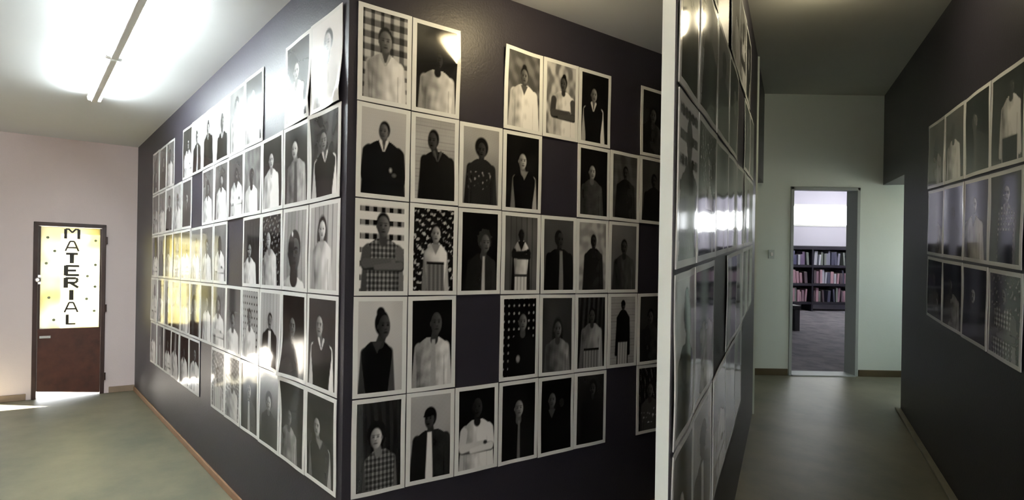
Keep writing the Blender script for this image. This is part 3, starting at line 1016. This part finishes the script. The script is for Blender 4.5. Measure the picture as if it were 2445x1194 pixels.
ROWS = [(2.392, 2.855), (1.938, 2.388), (1.474, 1.934), (0.990, 1.470), (0.522, 0.986)]
RW = ['top', 'second', 'third', 'fourth', 'bottom']
OR = ['first', 'second', 'third', 'fourth', 'fifth', 'sixth', 'seventh', 'eighth', 'ninth', 'tenth', 'eleventh', 'twelfth', 'thirteenth']
PWA, PWB = 0.3405, 0.2875
CURL_A = {(0, 0): (0.9, 0.1, 0.022), (1, 0): (0.05, 1.0, 0.02), (3, 1): (0.0, 0.0, 0.03), (4, 1): (0.0, 1.0, 0.02), (0, 1): (1, .2, .015), (3, 2): (1.0, 0.0, 0.016)}
for (r, k), sp in sorted(PA.items()):
    z0, z1 = ROWS[r]
    res = (46, 66) if k < 4 else ((28, 44) if k < 8 else (18, 30))
    print_sheet(FA, 0.045 + k * PWA + 0.003, 0.045 + (k + 1) * PWA - 0.003, z0 + 0.001, z1 - 0.001, sp, 100 + r * 20 + k, *res,
                '%s, %s row %s column from corner, long wall' % (sp['desc'], RW[r], OR[k]), 'portrait prints on the long dark wall', mir=True, curl=CURL_A.get((r, k)))
CURL_B = {(0, 3): (0.0, 1.0, 0.014), (0, 1): (0.9, 0.6, 0.012)}
for (r, k), sp in sorted(PB.items()):
    z0, z1 = ROWS[r]
    print_sheet(FB, 0.040 + k * PWB + 0.003, 0.040 + (k + 1) * PWB - 0.003, z0 + 0.001, z1 - 0.001, sp, 300 + r * 20 + k, 58, 86,
                '%s, %s row %s column from corner, short wall' % (sp['desc'], RW[r], OR[k]), 'portrait prints on the short dark wall', curl=CURL_B.get((r, k)))

# partition: the same sitters again, seen along the corridor.  heights above the sloping floor
def zc(ratio):
    return 1.65 - ratio * DC
CROWS = [(zc(-2.815), zc(-4.38)), (zc(-1.26), zc(-2.795)), (zc(0.365), zc(-1.24)), (zc(1.94), zc(0.385)), (zc(3.62), zc(1.96))]
def ysC(dpx):
    return sC(FPX * DC / dpx)
step = 1.0 / 228 - 0.001105
for (r, k), sp in sorted(PB.items()):
    if k > 6 or (r, k) == (4, 5):
        continue
    i0, i1 = step + k * 0.001105, step + (k + 1) * 0.001105
    a0_, a1_ = sC(FPX * DC * i0), sC(FPX * DC * i1)
    a0_ = max(a0_, 0.022)
    z0, z1 = CROWS[r]
    print_sheet(FC, a0_ + 0.004, a1_ - 0.004, z0 + 0.004, z1 - 0.004, sp, 500 + r * 20 + k, 34 if k < 3 else 20, 80 if k < 3 else 50,
                '%s, %s row %s column from white edge, partition' % (sp['desc'], RW[r], OR[k]), 'portrait prints on the partition')

# opposite corridor wall
def zd(ratio):
    return 1.65 - ratio * DD
DROWS = [(zd(-0.310), zd(-0.766)), (zd(0.155), zd(-0.300)), (zd(0.590), zd(0.165))]
for (r, k), sp in sorted(PD.items()):
    i0, i1 = 1.0 / 333 - k * 0.000308, 1.0 / 333 - (k + 1) * 0.000308
    a1_, a0_ = sD(FPX * DD * i0), sD(FPX * DD * i1)
    z0, z1 = DROWS[r]
    print_sheet(FD, a0_ + 0.004, a1_ - 0.004, z0 + 0.003, z1 - 0.003, sp, 700 + r * 20 + k, 46, 66,
                '%s, %s row %s column from doorway, opposite partition' % (sp['desc'], ('top', 'middle', 'bottom')[r], OR[k]), 'portrait prints facing the partition', mir=True)

# ------------------------------------------------------------------ light switch on the corridor end wall
t = thing('light_switch', 'small pale light switch beside the open library doorway', 'switch', FX.pt(3.78, 0, 1.32))
mb = MB()
FX.box(mb, 3.745, 3.815, 0.0, 0.010, 1.33, 1.43)
mb.build('plate', 'switch_white', t, bevel=0.004)
mb = MB()
FX.box(mb, 3.768, 3.792, 0.010, 0.017, 1.36, 1.40)
mb.build('rocker', 'lamp_white', t, bevel=0.002)

# ------------------------------------------------------------------ library bookcase, books, bench
BX0, BX1 = 6.3, 10.4
bz = [0.14, 0.52, 0.90, 1.27]
t = thing('bookcase', 'long dark low bookcase of three tiers under the strip window', 'bookcase', FL.pt((BX0 + BX1) / 2, 0.15, 0))
for z in bz:
    mb = MB()
    FL.box(mb, BX0, BX1, 0.02, 0.32, z, z + (0.05 if z < 1.2 else 0.07))
    mb.build('shelf', 'shelf_dark', t, bevel=0.004)
mb = MB()
FL.box(mb, BX0, BX1, 0.005, 0.02, 0.14, 1.34)
mb.build('back_panel', 'shelf_dark', t)
for x in (BX0, 7.66, 9.02, BX1 - 0.03):
    mb = MB()
    FL.box(mb, x, x + 0.03, 0.02, 0.325, 0.0, 1.33)
    mb.build('upright', 'shelf_dark', t)
bcols = [(.55, .55, .62), (.42, .42, .55), (.70, .70, .74), (.30, .30, .38), (.60, .48, .54), (.72, .58, .62), (.38, .33, .36), (.50, .52, .50), (.80, .80, .84), (.45, .38, .50)]
for i, cc in enumerate(bcols):
    mat('book_cloth_%d' % i, lin(cc), 0.6)
mat('page_block', lin((.85, .82, .74)), 0.8)
rb_ = random.Random(4)
BN = ['blue grey', 'slate blue', 'light grey', 'charcoal', 'dusty rose', 'pink', 'brown', 'green grey', 'white', 'violet']
tier = ['bottom', 'middle', 'upper']
for ti in range(3):
    z = bz[ti] + 0.0515
    x = 7.0
    while x < 9.75:
        w_ = rb_.uniform(0.028, 0.065)
        h_ = rb_.uniform(0.20, 0.295)
        if any(abs(x + w_ / 2 - (q + 0.015)) < 0.015 + w_ / 2 + 0.034 for q in (7.66, 9.02)):
            x += 0.036
            continue
        if rb_.random() < 0.06:
            x += rb_.uniform(0.04, 0.12)
            continue
        if ti == 0 and 8.45 < x < 9.0:
            x += 0.08
            continue
        ci = rb_.randrange(3, 8) if ti == 0 else (rb_.choice([0, 1, 2, 3, 8, 9, 7]) if ti == 2 else rb_.choice([4, 5, 6, 2, 3, 9, 5]))
        lean = rb_.choice([0, 0, 0, 0.03, -0.03]) * (h_ / 0.25)
        d0, d1 = 0.08, 0.08 + rb_.uniform(0.17, 0.215)
        def q(a, d, zz):
            return FL.pt(x + a + (lean * (zz / h_) if lean > 0 else lean * (zz / h_ - 1)) * 0.6, d, z + zz)
        mb = MB()
        mb.hexa([q(0, d0, 0), q(w_, d0, 0), q(w_, d1, 0), q(0, d1, 0), q(0, d0, h_), q(w_, d0, h_), q(w_, d1, h_), q(0, d1, h_)])
        bk_ = mb.build('book', 'book_cloth_%d' % ci, bevel=0.003)
        tag(bk_, '%s %s book standing on the %s tier of the library bookcase' % ('tall' if h_ > .25 else 'short', BN[ci], tier[ti]), 'book', '%s %s books on the %s tier' % ('tall' if h_ > .25 else 'short', BN[ci], tier[ti]))
        mb = MB()
        mb.hexa([q(.004, d0 - .002, .006), q(w_ - .004, d0 - .002, .006), q(w_ - .004, d1 - .01, .006), q(.004, d1 - .01, .006),
                 q(.004, d0 - .002, h_ + .001), q(w_ - .004, d0 - .002, h_ + .001), q(w_ - .004, d1 - .01, h_ + .001), q(.004, d1 - .01, h_ + .001)])
        mb.build('pages', 'page_block', bk_)
        x += w_ + 0.004 + abs(lean) * 0.7
mb = MB()
for i in range(3):
    FL.box(mb, 8.5 + i * .01, 8.72 - i * .01, 0.10, 0.27, 0.1925 + i * .035, 0.2245 + i * .035)
tag(mb.build('journal_stack', 'book_cloth_7', bevel=0.002), 'low grey stack of journals lying on the bottom bookcase tier', 'journals')

# low bench at the left of the library, its end and legs showing in the doorway
t = thing('bench', 'dark wooden bench standing in the library before the bookcase', 'bench', FWR.pt(5.72, 8.95, 0))
mb = MB()
FWR.box(mb, 5.50, 5.95, 8.6, 9.3, 0.36, 0.42)
mb.build('seat', 'stool_dark', t, bevel=0.01)
for (x, y) in ((5.52, 8.62), (5.86, 8.62), (5.52, 9.20), (5.86, 9.20)):
    mb = MB()
    FWR.box(mb, x, x + 0.08, y, y + 0.08, 0, 0.36)
    mb.build('leg', 'stool_dark', t)
